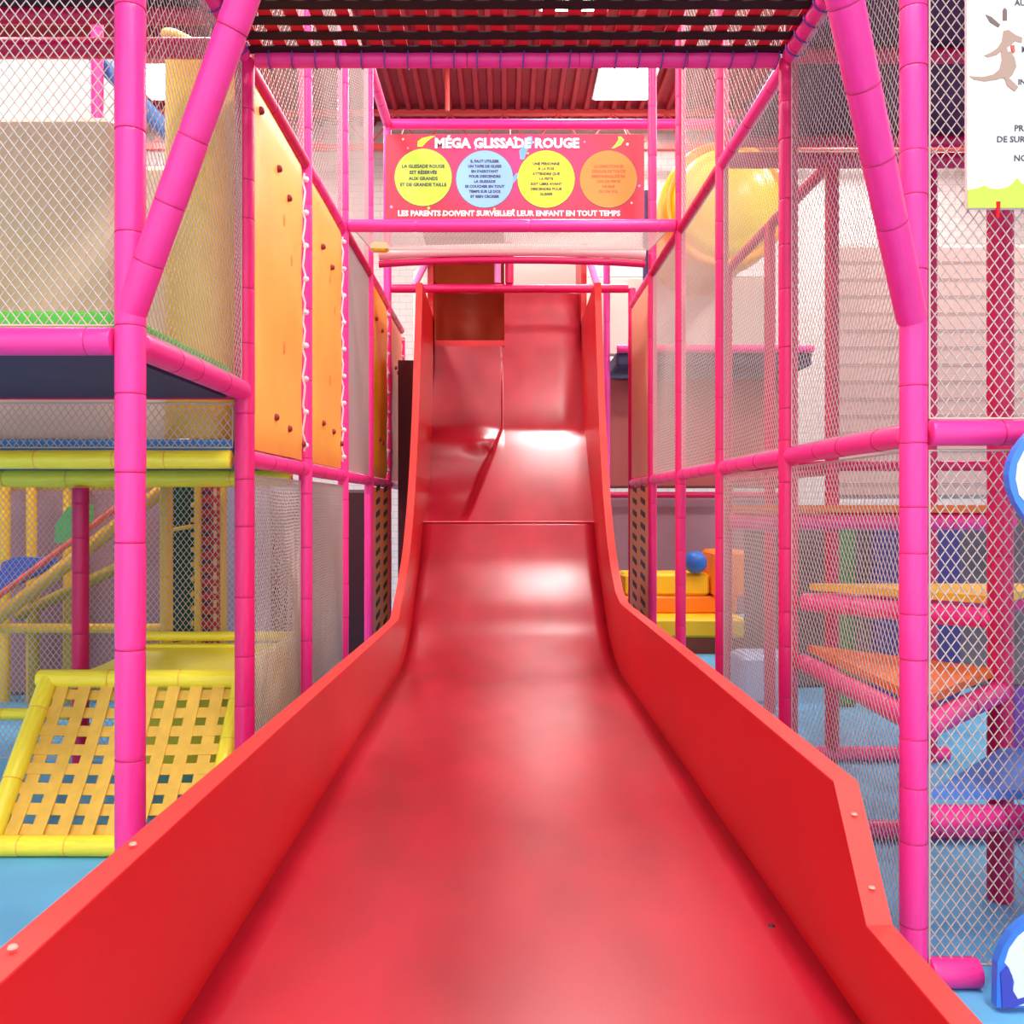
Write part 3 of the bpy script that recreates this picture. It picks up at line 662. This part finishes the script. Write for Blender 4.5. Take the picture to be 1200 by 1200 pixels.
# sloping ramp with rails behind the net
def rail(p, q, r, m, label):
    b = MB(); b.tube([p, q], r, 10); return b.build('sloping_rail', m, None, label, 'rail')
rail(P(-20, 712, 6.4), P(150, 585, 6.4), .022, mat('coral_rail', (232, 96, 76), .5), 'thin coral handrail sloping behind the net')
rail(P(-30, 745, 6.4), P(190, 575, 6.4), .05, mat('ochre_vinyl', (220, 168, 50), .5), 'ochre padded rail sloping under the coral handrail')
rail(P(20, 722, 6.7), P(160, 655, 6.7), .045, mat('olive_vinyl', (176, 150, 40), .5), 'olive padded rail sloping lower behind the net')
for px in (40, 82):
    bar('padded_post', ((px-CX)*6.7/F, 6.7, 0), ((px-CX)*6.7/F, 6.7, .85), 'olive leg under the sloping olive rail, '+('below the blue foam shape' if px == 40 else 'close to the crimson post'), 'post', 'olive legs under the sloping rail', MATS['olive_vinyl'], .04, .5, False)
b = MB(); b.prism([(-.22, -.17), (-.16, .08), (-.06, .12), (.2, .11), (.23, .06)], 'y', 0, .06); o = b.build('foam_shape', mat('royal_blue_foam', (68, 92, 186), .6), None, 'blue foam shape on the sloping coral rail', 'foam shape'); o.location = P(28, 672, 6.45)
b = MB(); b.prism([(-.14, -.1), (-.13, .04), (-.04, .16), (.12, .18), (.12, .04), (-.02, -.1)], 'y', 0, .06); o = b.build('foam_shape', mat('leaf_green_foam', (86, 176, 90), .6), None, 'green foam shape on the sloping coral rail', 'foam shape'); o.location = P(86, 620, 6.45)
pad(-6.0, -2.42, 7.0, 7.08, 0, 1.7, MAUVE, 'mauve padded wall far behind the net under the middle level')

# ------------------------------------------------------------------ stair tower
CP = Vector((1.885, 3.38, 0))
bar('padded_post', CP, CP+Vector((0, 0, 3.6)), 'crimson centre post of the spiral stair tower', 'post', None, CRIM, .046, .3)
xbeam(XR+.05, 3.0, row(0), MID+.015, 'pink front beam at waist height of the stair tower', PINK, .04, seg=.25)
xbeam(XR+.05, 1.475, row(0)-.0, .045, 'short pink floor beam at the front of the stair tower', PINK, .045, seg=.16)
def platform(cs, z, m, label, beam_edges):
    e = empty('stair_platform', (0, 0, 0), label, 'stair platform'); c = sum((Vector(p) for p in cs), Vector((0, 0)))/3
    e.location = (c.x, c.y, z)
    b = MB(); pts = [(p[0]-c.x, p[1]-c.y) for p in cs]; b.prism([(q[0]*.95, q[1]*.95) for q in pts], 'z', .02, .05); b.build('padded_top', m, e)
    for (i, jj) in beam_edges:
        p, q = Vector(pts[i]), Vector(pts[jj]); d = (q-p).normalized()*.004
        bb = bar('edge_bar', Vector((p.x+d.x, p.y+d.y, -.035)), Vector((q.x-d.x, q.y-d.y, -.035)), None, None, None, PINK, .040, .3, True, parent=e)
    return e
a0, a1, b0, b1, cc = (XR+.065, row(0)+.06), (XR+.065, row(1)), (2.494, row(0)+.06), (2.494, row(1)), (CP.x, CP.y)
SKY = mat('sky_blue_vinyl', (96, 160, 250), .45, .4, .1, 3.)
platform([a0, b0, cc], .54, SKY, 'lowest sky blue triangular stair platform', [(0, 1)])
platform([a0, a1, cc], .83, mat('burnt_orange_vinyl', (240, 118, 44), .5, .4, .1, 3.), 'orange triangular stair platform above the blue one', [(0, 1), (0, 2)])
platform([a1, b1, cc], 1.10, mat('golden_vinyl', (246, 196, 40), .45), 'golden yellow triangular stair platform above the orange one', [(0, 1), (0, 2)])
b = MB(); b.box(1.95, 2.46, 3.40, 3.44, .55, .80); b.build('riser_board', mat('purple_board', (122, 70, 170), .55), None, 'purple riser board at the back of the blue stair platform', 'board')
xbeam(XR+.04, 2.95, row(2)-.05, 1.405, 'pink landing beam under the orange edge pad', PINK, .05)
boxo('edge_pad', XR+.05, 2.95, row(2)-.11, row(2)-.045, 1.457, 1.50, mat('burnt_orange_vinyl', (240, 118, 44)), None, 'orange edge pad lying on the pink landing beam', 'pad')
xbeam(XR+.05, 3.0, row(2), MID+.02, 'crimson waist beam behind the stair tower', CRIM, .03)
xbeam(XR+.05, 2.6, row(2), .045, 'pink floor beam behind the stair tower', PINK, .04)
xbeam(XR+.05, 2.6, row(1), .045, 'pink floor beam at the back of the stair tower', PINK, .04)
xbeam(XR+.05, 2.9, row(2), 3.52, 'crimson top beam behind the stair tower', CRIM, .045)
bar('padded_beam', P(935, 84, row(2)-.1), P(1075, 42, row(2)-.1), 'slanting crimson rail under the plum deck above the stair tower', 'beam', None, CRIM, .04, ties=False)
X2 = 1.92; G2 = 'crimson posts in the second frame line past the stair tower'
for k in (2, 3, 4):
    bar('padded_post', (X2, row(k), 0), (X2, row(k), 3.5), 'crimson post of the inner frame line, '+('first', 'second', 'third')[k-2]+' back from the stair tower', 'post', G2, CRIM, .04, .4, k == 2)
for k in (2, 3):
    ybeam(X2, k, k+1, 3.52, 'crimson top beam of the inner frame line, '+('first', 'second')[k-2]+' bay past the stair tower', CRIM, .038, 'top beams of the second frame line')
    ybeam(X2, k, k+1, MID, 'crimson waist beam of the inner frame line, '+('first', 'second')[k-2]+' bay past the stair tower', CRIM, .034, 'waist beams of the second frame line')
bar('padded_post', (2.494, row(2), 0), (2.494, row(2), 3.5), 'crimson post behind the stair tower beside the indigo wall', 'post', None, CRIM, .04, .4, False)
pad(1.98, 4.6, 7.3, 7.38, 0, 1.5, mat('dark_grey_vinyl', (116, 104, 110), .7, .3, .2, 3.), 'dark grey padded wall low behind the stair tower')
pad(2.42, 2.62, 6.6, 6.66, 0, 1.4, mat('mid_green_vinyl', (70, 140, 84), .6), 'green padded wall seen through the stair tower')
pad(2.66, 3.3, 6.4, 6.46, 0, 1.45, mat('indigo_vinyl', (62, 54, 120), .6), 'indigo padded wall seen through the stair tower')
pad(2.5, 4.4, 6.8, 6.9, 1.55, 3.5, mat('pinkish_beige', (206, 172, 162), .6), 'tall pinkish beige padded wall past the stair tower')
b = MB()
for i in range(14): 
    z = .12+i*.13; b.tube([(0, 0, z), (1.9, 0, z)], .004, 4)
o = b.build('wall_rope_grid', mat('grey_cord', (190, 160, 156), .7), None, 'thin cords across the tall pinkish beige wall', 'cords'); o.location = (2.5, 6.79, 1.55)

# ------------------------------------------------------------------ far end past the slide
xbeam(1.24, 3.4, 9.78, 3.22, 'magenta rail of the far landing', PINK, .045, ties=False)
boxo('far_deck', 1.24, 3.4, 9.82, 11.2, 3.04, 3.2, NAVY, None, 'navy deck board of the far landing', 'deck', r=.02)
pad(1.0, 3.4, 10.5, 10.58, 1.70, 3.0, BROWNP, 'brownish pink padded wall under the far landing')
xbeam(1.0, 3.4, 10.4, 1.62, 'crimson rail under the brownish pink padded wall', CRIM, .035, ties=False)
pad(1.0, 3.4, 10.6, 10.68, .2, 1.6, MAUVE, 'mauve padded wall behind the yellow foam steps')
pad(.98, 3.2, 10.7, 10.76, 3.3, 4.25, CREAM, 'cream padded wall on the far landing')
bar('padded_post', ((711-CX)*10/F, 10.0, 0), ((711-CX)*10/F, 10.0, 4.4), 'magenta post between slide and far landing', 'post', None, mat('magenta_vinyl', (255, 84, 190), .4), .038, .4, False)
pad(.05, .92, 10.3, 10.36, 3.5, 4.4, CREAM, 'white padded wall at the top of the right hand lane'.replace('right hand', 'wider'))
for (x, m, lab) in ((-1.06, CREAM, 'cream upright board between posts at the far end'), (-.88, mat('peach_vinyl', (250, 186, 150), .55), 'peach upright board between posts at the far end')):
    pad(x-.06, x+.06, 10.9, 10.96, 2.8, 4.4, m, lab)
boxo('dark_curtain', -1.10, -.80, 9.2, 9.25, 0, 3.0, mat('maroon_vinyl', (96, 34, 40), .6), None, 'maroon hanging panel beside the red slide', 'panel')
pad(-3.2, XL-.1, 8.6, 8.7, 0, 1.65, mat('opening_shade', (60, 16, 34), .6), 'dark maroon sheet put in for the shade of the opening under the middle level')  # dark sheet added for the shade inside the opening
# yellow foam steps
st = empty('foam_steps', (1.85, 9.4, 0), 'yellow two tier foam steps with orange risers', 'foam steps')
SY = mat('bright_yellow_foam', (255, 206, 28), .5); SO = mat('orange_foam', (255, 140, 26), .5)
b = MB(); b.rbox(-.6, .6, -.45, .45, .16, .36, .03); b.build('lower_tread', SY, st)
b = MB(); b.rbox(-.6, .6, -.05, .45, .36, .54, .02); b.build('middle_riser', SO, st)
b = MB(); b.rbox(-.6, .32, -.02, .45, .54, .78, .03); b.build('upper_tread', SY, st)
b = MB(); b.rbox(.33, .7, -.1, .45, .54, 1.02, .03); b.build('side_block', SO, st)
b = MB(); b.box(-.58, .58, -.43, .43, 0, .16); b.build('base', mat('brown_foam', (126, 60, 40), .6), st)
b = MB(); b.lathe([(.12*math.cos(a), .12*math.sin(a)) for a in [-math.pi/2+math.pi*i/14 for i in range(15)]], 24, 'z'); o = b.build('foam_ball', mat('ball_blue', (44, 112, 206), .45), None, 'blue ball above the yellow foam steps', 'ball'); o.location = P(815, 642, 9.35)
o.location.z = .78+.12
b = MB(); b.rbox(-.2, .2, -.2, .2, 0, .36, .03); o = b.build('foam_block', mat('pale_blue_foam', (176, 198, 232), .5), None, 'pale blue foam block behind the lower net past the stair tower', 'foam block'); o.location = (2.0, 6.9, 0)
b = MB(); b.prism([(0, 0), (.14, 0), (.10, .55), (.04, .7), (-.04, .74), (-.06, .62)], 'y', 0, .5); o = b.build('foam_bumper', mat('orange_bumper', (250, 140, 40), .5), None, 'orange foam bumper against the outside of the slide wall', 'foam bumper'); o.location = (.98, 8.1, .0)
# golden tube slide end
tb = empty('tube_slide', P(850, 240, 9.2), 'golden yellow plastic tube slide bend past the net row', 'tube slide')
GP = mat('orange_plastic', (255, 176, 34), .3, .5); YP = mat('yellow_plastic', (255, 222, 40), .28, .5)
b = MB(); b.lathe([(.60, 1.47), (.60, .5), (.66, .3), (.66, .0), (.64, -.05), (.58, -.06), (.56, -.02)], 40, 'y'); b.build('flange', GP, tb)
b = MB(); b.lathe([(.57, -.02), (.54, -.10), (.48, -.17), (.44, -.17), (.41, -.20), (.30, -.27), (.16, -.31), (.0, -.32)], 40, 'y'); b.build('dome', YP, tb)
bar('padded_post', ((757-CX)*9.9/F, 9.9, 3.2), ((757-CX)*9.9/F, 9.9, 5.0), 'navy post beside the red sign', 'post', None, mat('navy_vinyl', (42, 52, 110), .5), .035, .6, False)

# ------------------------------------------------------------------ signs
SG = P(603.5, 208, 8.55)
sg = empty('hanging_sign', SG, 'red rules sign with four coloured circles and white lettering', 'sign')
W_, H_ = 303*8.55/F, 101*8.55/F
def sign_mat():
    m = bpy.data.materials.new('red_sign_print'); m.use_nodes = True; nt = m.node_tree; b_ = nt.nodes['Principled BSDF']
    tc = nt.nodes.new('ShaderNodeTexCoord'); sx = nt.nodes.new('ShaderNodeVectorMath'); sx.operation = 'LENGTH'
    mp = nt.nodes.new('ShaderNodeMapping'); mp.inputs['Scale'].default_value = (.75, 0, 1.3); mp.inputs['Location'].default_value = (0, 0, -.15)
    r = nt.nodes.new('ShaderNodeValToRGB'); r.color_ramp.elements[0].color = srgb(250, 50, 130); r.color_ramp.elements[1].color = srgb(226, 40, 66)
    r.color_ramp.elements[1].position = .8
    nt.links.new(tc.outputs['Object'], mp.inputs['Vector']); nt.links.new(mp.outputs['Vector'], sx.inputs[0]); nt.links.new(sx.outputs['Value'], r.inputs['Fac']); nt.links.new(r.outputs['Color'], b_.inputs['Base Color'])
    b_.inputs['Roughness'].default_value = .5; return m
b = MB(); b.box(-W_/2, W_/2, 0, .02, -H_/2, H_/2); b.build('sign_board', sign_mat(), sg)
k = 8.55/F
INK = mat('sign_ink', (70, 60, 90), .6); WHT = mat('sign_white', (250, 240, 246), .6)
circ = ((496, 208, (188, 222, 70), ["LA GLISSADE ROUGE", "EST RÉSERVÉE", "AUX GRANDS", "ET DE GRANDE TAILLE"], INK),
        (568, 210, (140, 190, 246), ["IL FAUT UTILISER", "UN TAPIS DE GLISSE", "EN S'ASSOYANT", "POUR DESCENDRE", "LA GLISSADE", "SE COUCHER EN TOUT", "TEMPS SUR LE DOS", "ET BIEN CROISER"], INK),
        (640, 210, (254, 246, 60), ["UNE PERSONNE", "À LA FOIS", "ATTENDRE QUE", "LA PISTE", "SOIT LIBRE AVANT", "DESCENDRE POUR", "GLISSER"], INK),
        (713, 210, (255, 146, 66), ["LA DIRECTION SE", "DÉGAGE DE TOUTE", "RESPONSABILITÉ EN", "CAS DE PERTE", "DE BRIS", "OU DE VOL"], mat('sign_brown', (196, 110, 66), .6)))
for (px, py, c, lines, ink) in circ:
    x, z = (px-603.5)*k, -(py-208)*k; R_ = 33.5*k
    b = MB(); n = 40
    b.prism([(x+R_*1.03*math.cos(2*math.pi*i/n), z+R_*1.03*math.sin(2*math.pi*i/n)) for i in range(n)], 'y', -.002, 0); b.build('circle_rim', mat('circle_rim', (120, 70, 90), .6), sg)
    b = MB(); b.prism([(x+R_*math.cos(2*math.pi*i/n), z+R_*math.sin(2*math.pi*i/n)) for i in range(n)], 'y', -.004, -.001); b.build('circle', mat('circle_%d' % px, c, .6), sg)
    n = len(lines)
    for i, l in enumerate(lines):
        lh = (7.2 if n < 5 else 5.9)*k
        text(l, lh*.74, (x, -.0055, z+((n-1)/2-i)*lh+(2*k if n < 5 else 0)), ink, sg, bold=.0015)
text("MÉGA GLISSADE ROUGE", 15.5*k, (-9.5*k, -.005, 39.5*k), WHT, sg, bold=.006)
text("LES PARENTS DOIVENT SURVEILLER LEUR ENFANT EN TOUT TEMPS", 8.6*k, (-7*k, -.005, -42.5*k), WHT, sg, bold=.003)
def streamer(pts, m, wd):
    b = MB(); vs_ = []
    for i, (px, py) in enumerate(pts):
        w2 = wd*k/2*(1.0 if 0 < i < len(pts)-1 else .5); x, z = (px-603.5)*k, -(py-208)*k
        vs_ += [(x-w2, -.003, z), (x+w2, -.003, z)]
    b.add(vs_, [(2*i, 2*i+1, 2*i+3, 2*i+2) for i in range(len(pts)-1)]); b.build('streamer', m, sg)
streamer([(492, 172), (495, 166), (500, 162), (508, 159.5)], mat('streamer_yellow', (250, 236, 50), .6), 11)
streamer([(621, 160), (620, 168), (613, 177), (612, 187)], mat('streamer_blue', (110, 176, 240), .6), 9)
streamer([(600, 215), (604, 208), (607, 203)], MATS['streamer_blue'], 6)
streamer([(718, 174), (724, 170), (728, 164), (726, 160)], mat('streamer_green', (170, 226, 90), .6), 7)
rc = random.Random(4); CF = [mat('confetti_%d' % i, c, .6) for i, c in enumerate(((255, 240, 200), (255, 220, 80), (255, 150, 210), (255, 250, 240)))]
for i in range(34):
    px, py = (rc.uniform(456, 752), rc.choice((rc.uniform(161, 174), rc.uniform(240, 255), rc.uniform(176, 240))))
    if any(math.hypot(px-c[0], py-c[1]) < 36 for c in circ): continue
    x, z = (px-603.5)*k, -(py-208)*k; s_ = rc.uniform(.9, 1.9)*k; b = MB()
    b.prism([(x+s_*math.cos(2*math.pi*q/6), z+s_*math.sin(2*math.pi*q/6)) for q in range(6)], 'y', -.0025, 0); b.build('confetti_dot', CF[i % 4], sg)
for px in (470, 598, 735):
    b = MB(); b.tube([((px-603.5)*k, .01, H_/2-.005), ((px-603.5)*k, .2, H_/2+.13)], .006, 6); b.build('hanging_cord', mat('tan_cord', (214, 150, 120), .7), sg)

# cream notice board on the net
nb = empty('notice_board', P(1132, 245, row(0)-.03), 'cream notice board with green hills and a kangaroo drawing tied to the net', 'notice board')
k = (row(0)-.03)/F
b = MB(); b.box(0, .62, -.008, .008, 0, 1.0); b.build('board', mat('notice_cream', (246, 240, 228), .55), nb)
def nxy(px, py): return ((px-1132)*k, -(py-245)*k)
pl = [nxy(1132, 245), nxy(1132, 224), nxy(1138, 223), nxy(1145, 222), nxy(1151, 218.5), nxy(1157, 222), nxy(1166, 223), nxy(1178, 221), nxy(1185, 216), nxy(1190, 209.5), nxy(1194, 216), nxy(1204, 220), nxy(1240, 219), nxy(1290, 222), (.62, nxy(0, 222)[1]), (.62, 0)]
b = MB(); b.prism(pl, 'y', -.011, -.008); b.build('green_hills', mat('lime_print', (190, 220, 76), .55), nb)
NI = mat('notice_ink', (84, 82, 100), .6)
for (px, py, t, s_) in ((1187, 5.5, 'AUC', 8.5), (1195, 60, 'M', 8.5), (1191, 98, 'IN', 8), (1186.5, 152, 'PR', 9), (1166, 165, 'DE SUR', 9), (1186, 187, 'NO', 9)):
    x, z = nxy(px, py); text(t, s_*k*1.12, (x, -.0085, z), NI, nb, align='LEFT', bold=.0006)
KB = mat('kangaroo_print', (178, 150, 134), .6); KD = mat('kangaroo_dark', (120, 104, 98), .6)
def blob(pts, m, nm, d=.0):
    b = MB(); b.prism([nxy(*p) for p in pts], 'y', -.0105-d, -.0078); b.build(nm, m, nb)
blob([(1174, 38), (1180, 37), (1188, 43), (1196, 46), (1195, 52), (1188, 50), (1184, 53), (1182, 62), (1187, 70), (1189, 80), (1184, 90), (1178, 95), (1172, 93), (1166, 95), (1152, 97), (1140, 95), (1134, 91), (1150, 92), (1162, 89), (1169, 83), (1172, 72), (1171, 62), (1166, 66), (1156, 69), (1151, 67), (1160, 63), (1167, 58), (1172, 50)], KB, 'kangaroo_body')
blob([(1153, 19), (1160, 22), (1170, 31), (1168, 34), (1158, 28)], KD, 'kangaroo_ear')
blob([(1173, 14), (1175, 11), (1178, 14), (1178, 26), (1173, 26)], KD, 'kangaroo_ear')
blob([(1175, 93), (1182, 95), (1191, 104), (1187, 109), (1178, 102)], KB, 'kangaroo_foot', .001)
blob([(1182, 56), (1186, 55), (1187, 63), (1184, 64)], mat('scarf_red', (214, 96, 80), .6), 'kangaroo_scarf', .002)
blob([(1181, 56), (1178, 58), (1179, 63), (1182, 62)], WHT, 'kangaroo_bib', .001)
b = MB(); b.tube([nxy(1167, 238)[:1]+(-.014,)+nxy(1167, 238)[1:], nxy(1168, 256)[:1]+(-.004,)+nxy(1168, 256)[1:]], .006, 6); b.build('red_tie', REDW, nb)

# cutout figure board standing in front of the net
Yc = 2.62; kc = Yc/F
cf = empty('cutout_board', ((1210-CX)*kc, Yc, 0), 'white cutout board with blue outline standing on the floor by the net', 'cutout board')
def cxy(px, py): return ((px-1210)*kc, HC-(py-CY)*kc)
def arc(cx, cy, rx, ry, a0_, a1_, n=14): return [(cx+rx*math.cos(math.radians(a0_+(a1_-a0_)*i/n)), cy-ry*math.sin(math.radians(a0_+(a1_-a0_)*i/n))) for i in range(n+1)]
out = [(1168, 1181), (1169, 1128), (1176, 1110), (1186, 1094), (1198, 1082), (1212, 1072), (1216, 1000), (1214, 800), (1216, 640), (1210, 615), (1200, 604), (1190, 588), (1184, 572), (1182, 556), (1185, 540), (1192, 525), (1200, 514), (1214, 500), (1260, 490), (1330, 520), (1350, 700), (1350, 1181)]
b = MB(); b.prism([cxy(*p) for p in out], 'y', 0, .03); b.build('board', mat('cutout_blue', (62, 130, 234), .45), cf)
inn = [(1188, 1178), (1186, 1165), (1188, 1150), (1182, 1134), (1177, 1128), (1182, 1112), (1192, 1098), (1204, 1088), (1222, 1078), (1226, 1000), (1224, 640), (1214, 606), (1204, 592), (1194, 580), (1190, 562), (1192, 544), (1200, 528), (1218, 510), (1258, 500), (1320, 530), (1338, 700), (1338, 1178)]
b = MB(); b.prism([cxy(*p) for p in inn], 'y', -.003, 0); b.build('white_print', mat('cutout_white', (236, 240, 244), .45), cf)
ind = [(1174, 1180), (1172, 1140), (1179, 1132), (1185, 1142), (1186, 1160), (1192, 1170), (1206, 1166), (1206, 1172), (1186, 1180)]
b = MB(); b.prism([cxy(*p) for p in ind], 'y', -.005, 0); b.build('indigo_print', mat('cutout_indigo', (70, 72, 184), .45), cf)
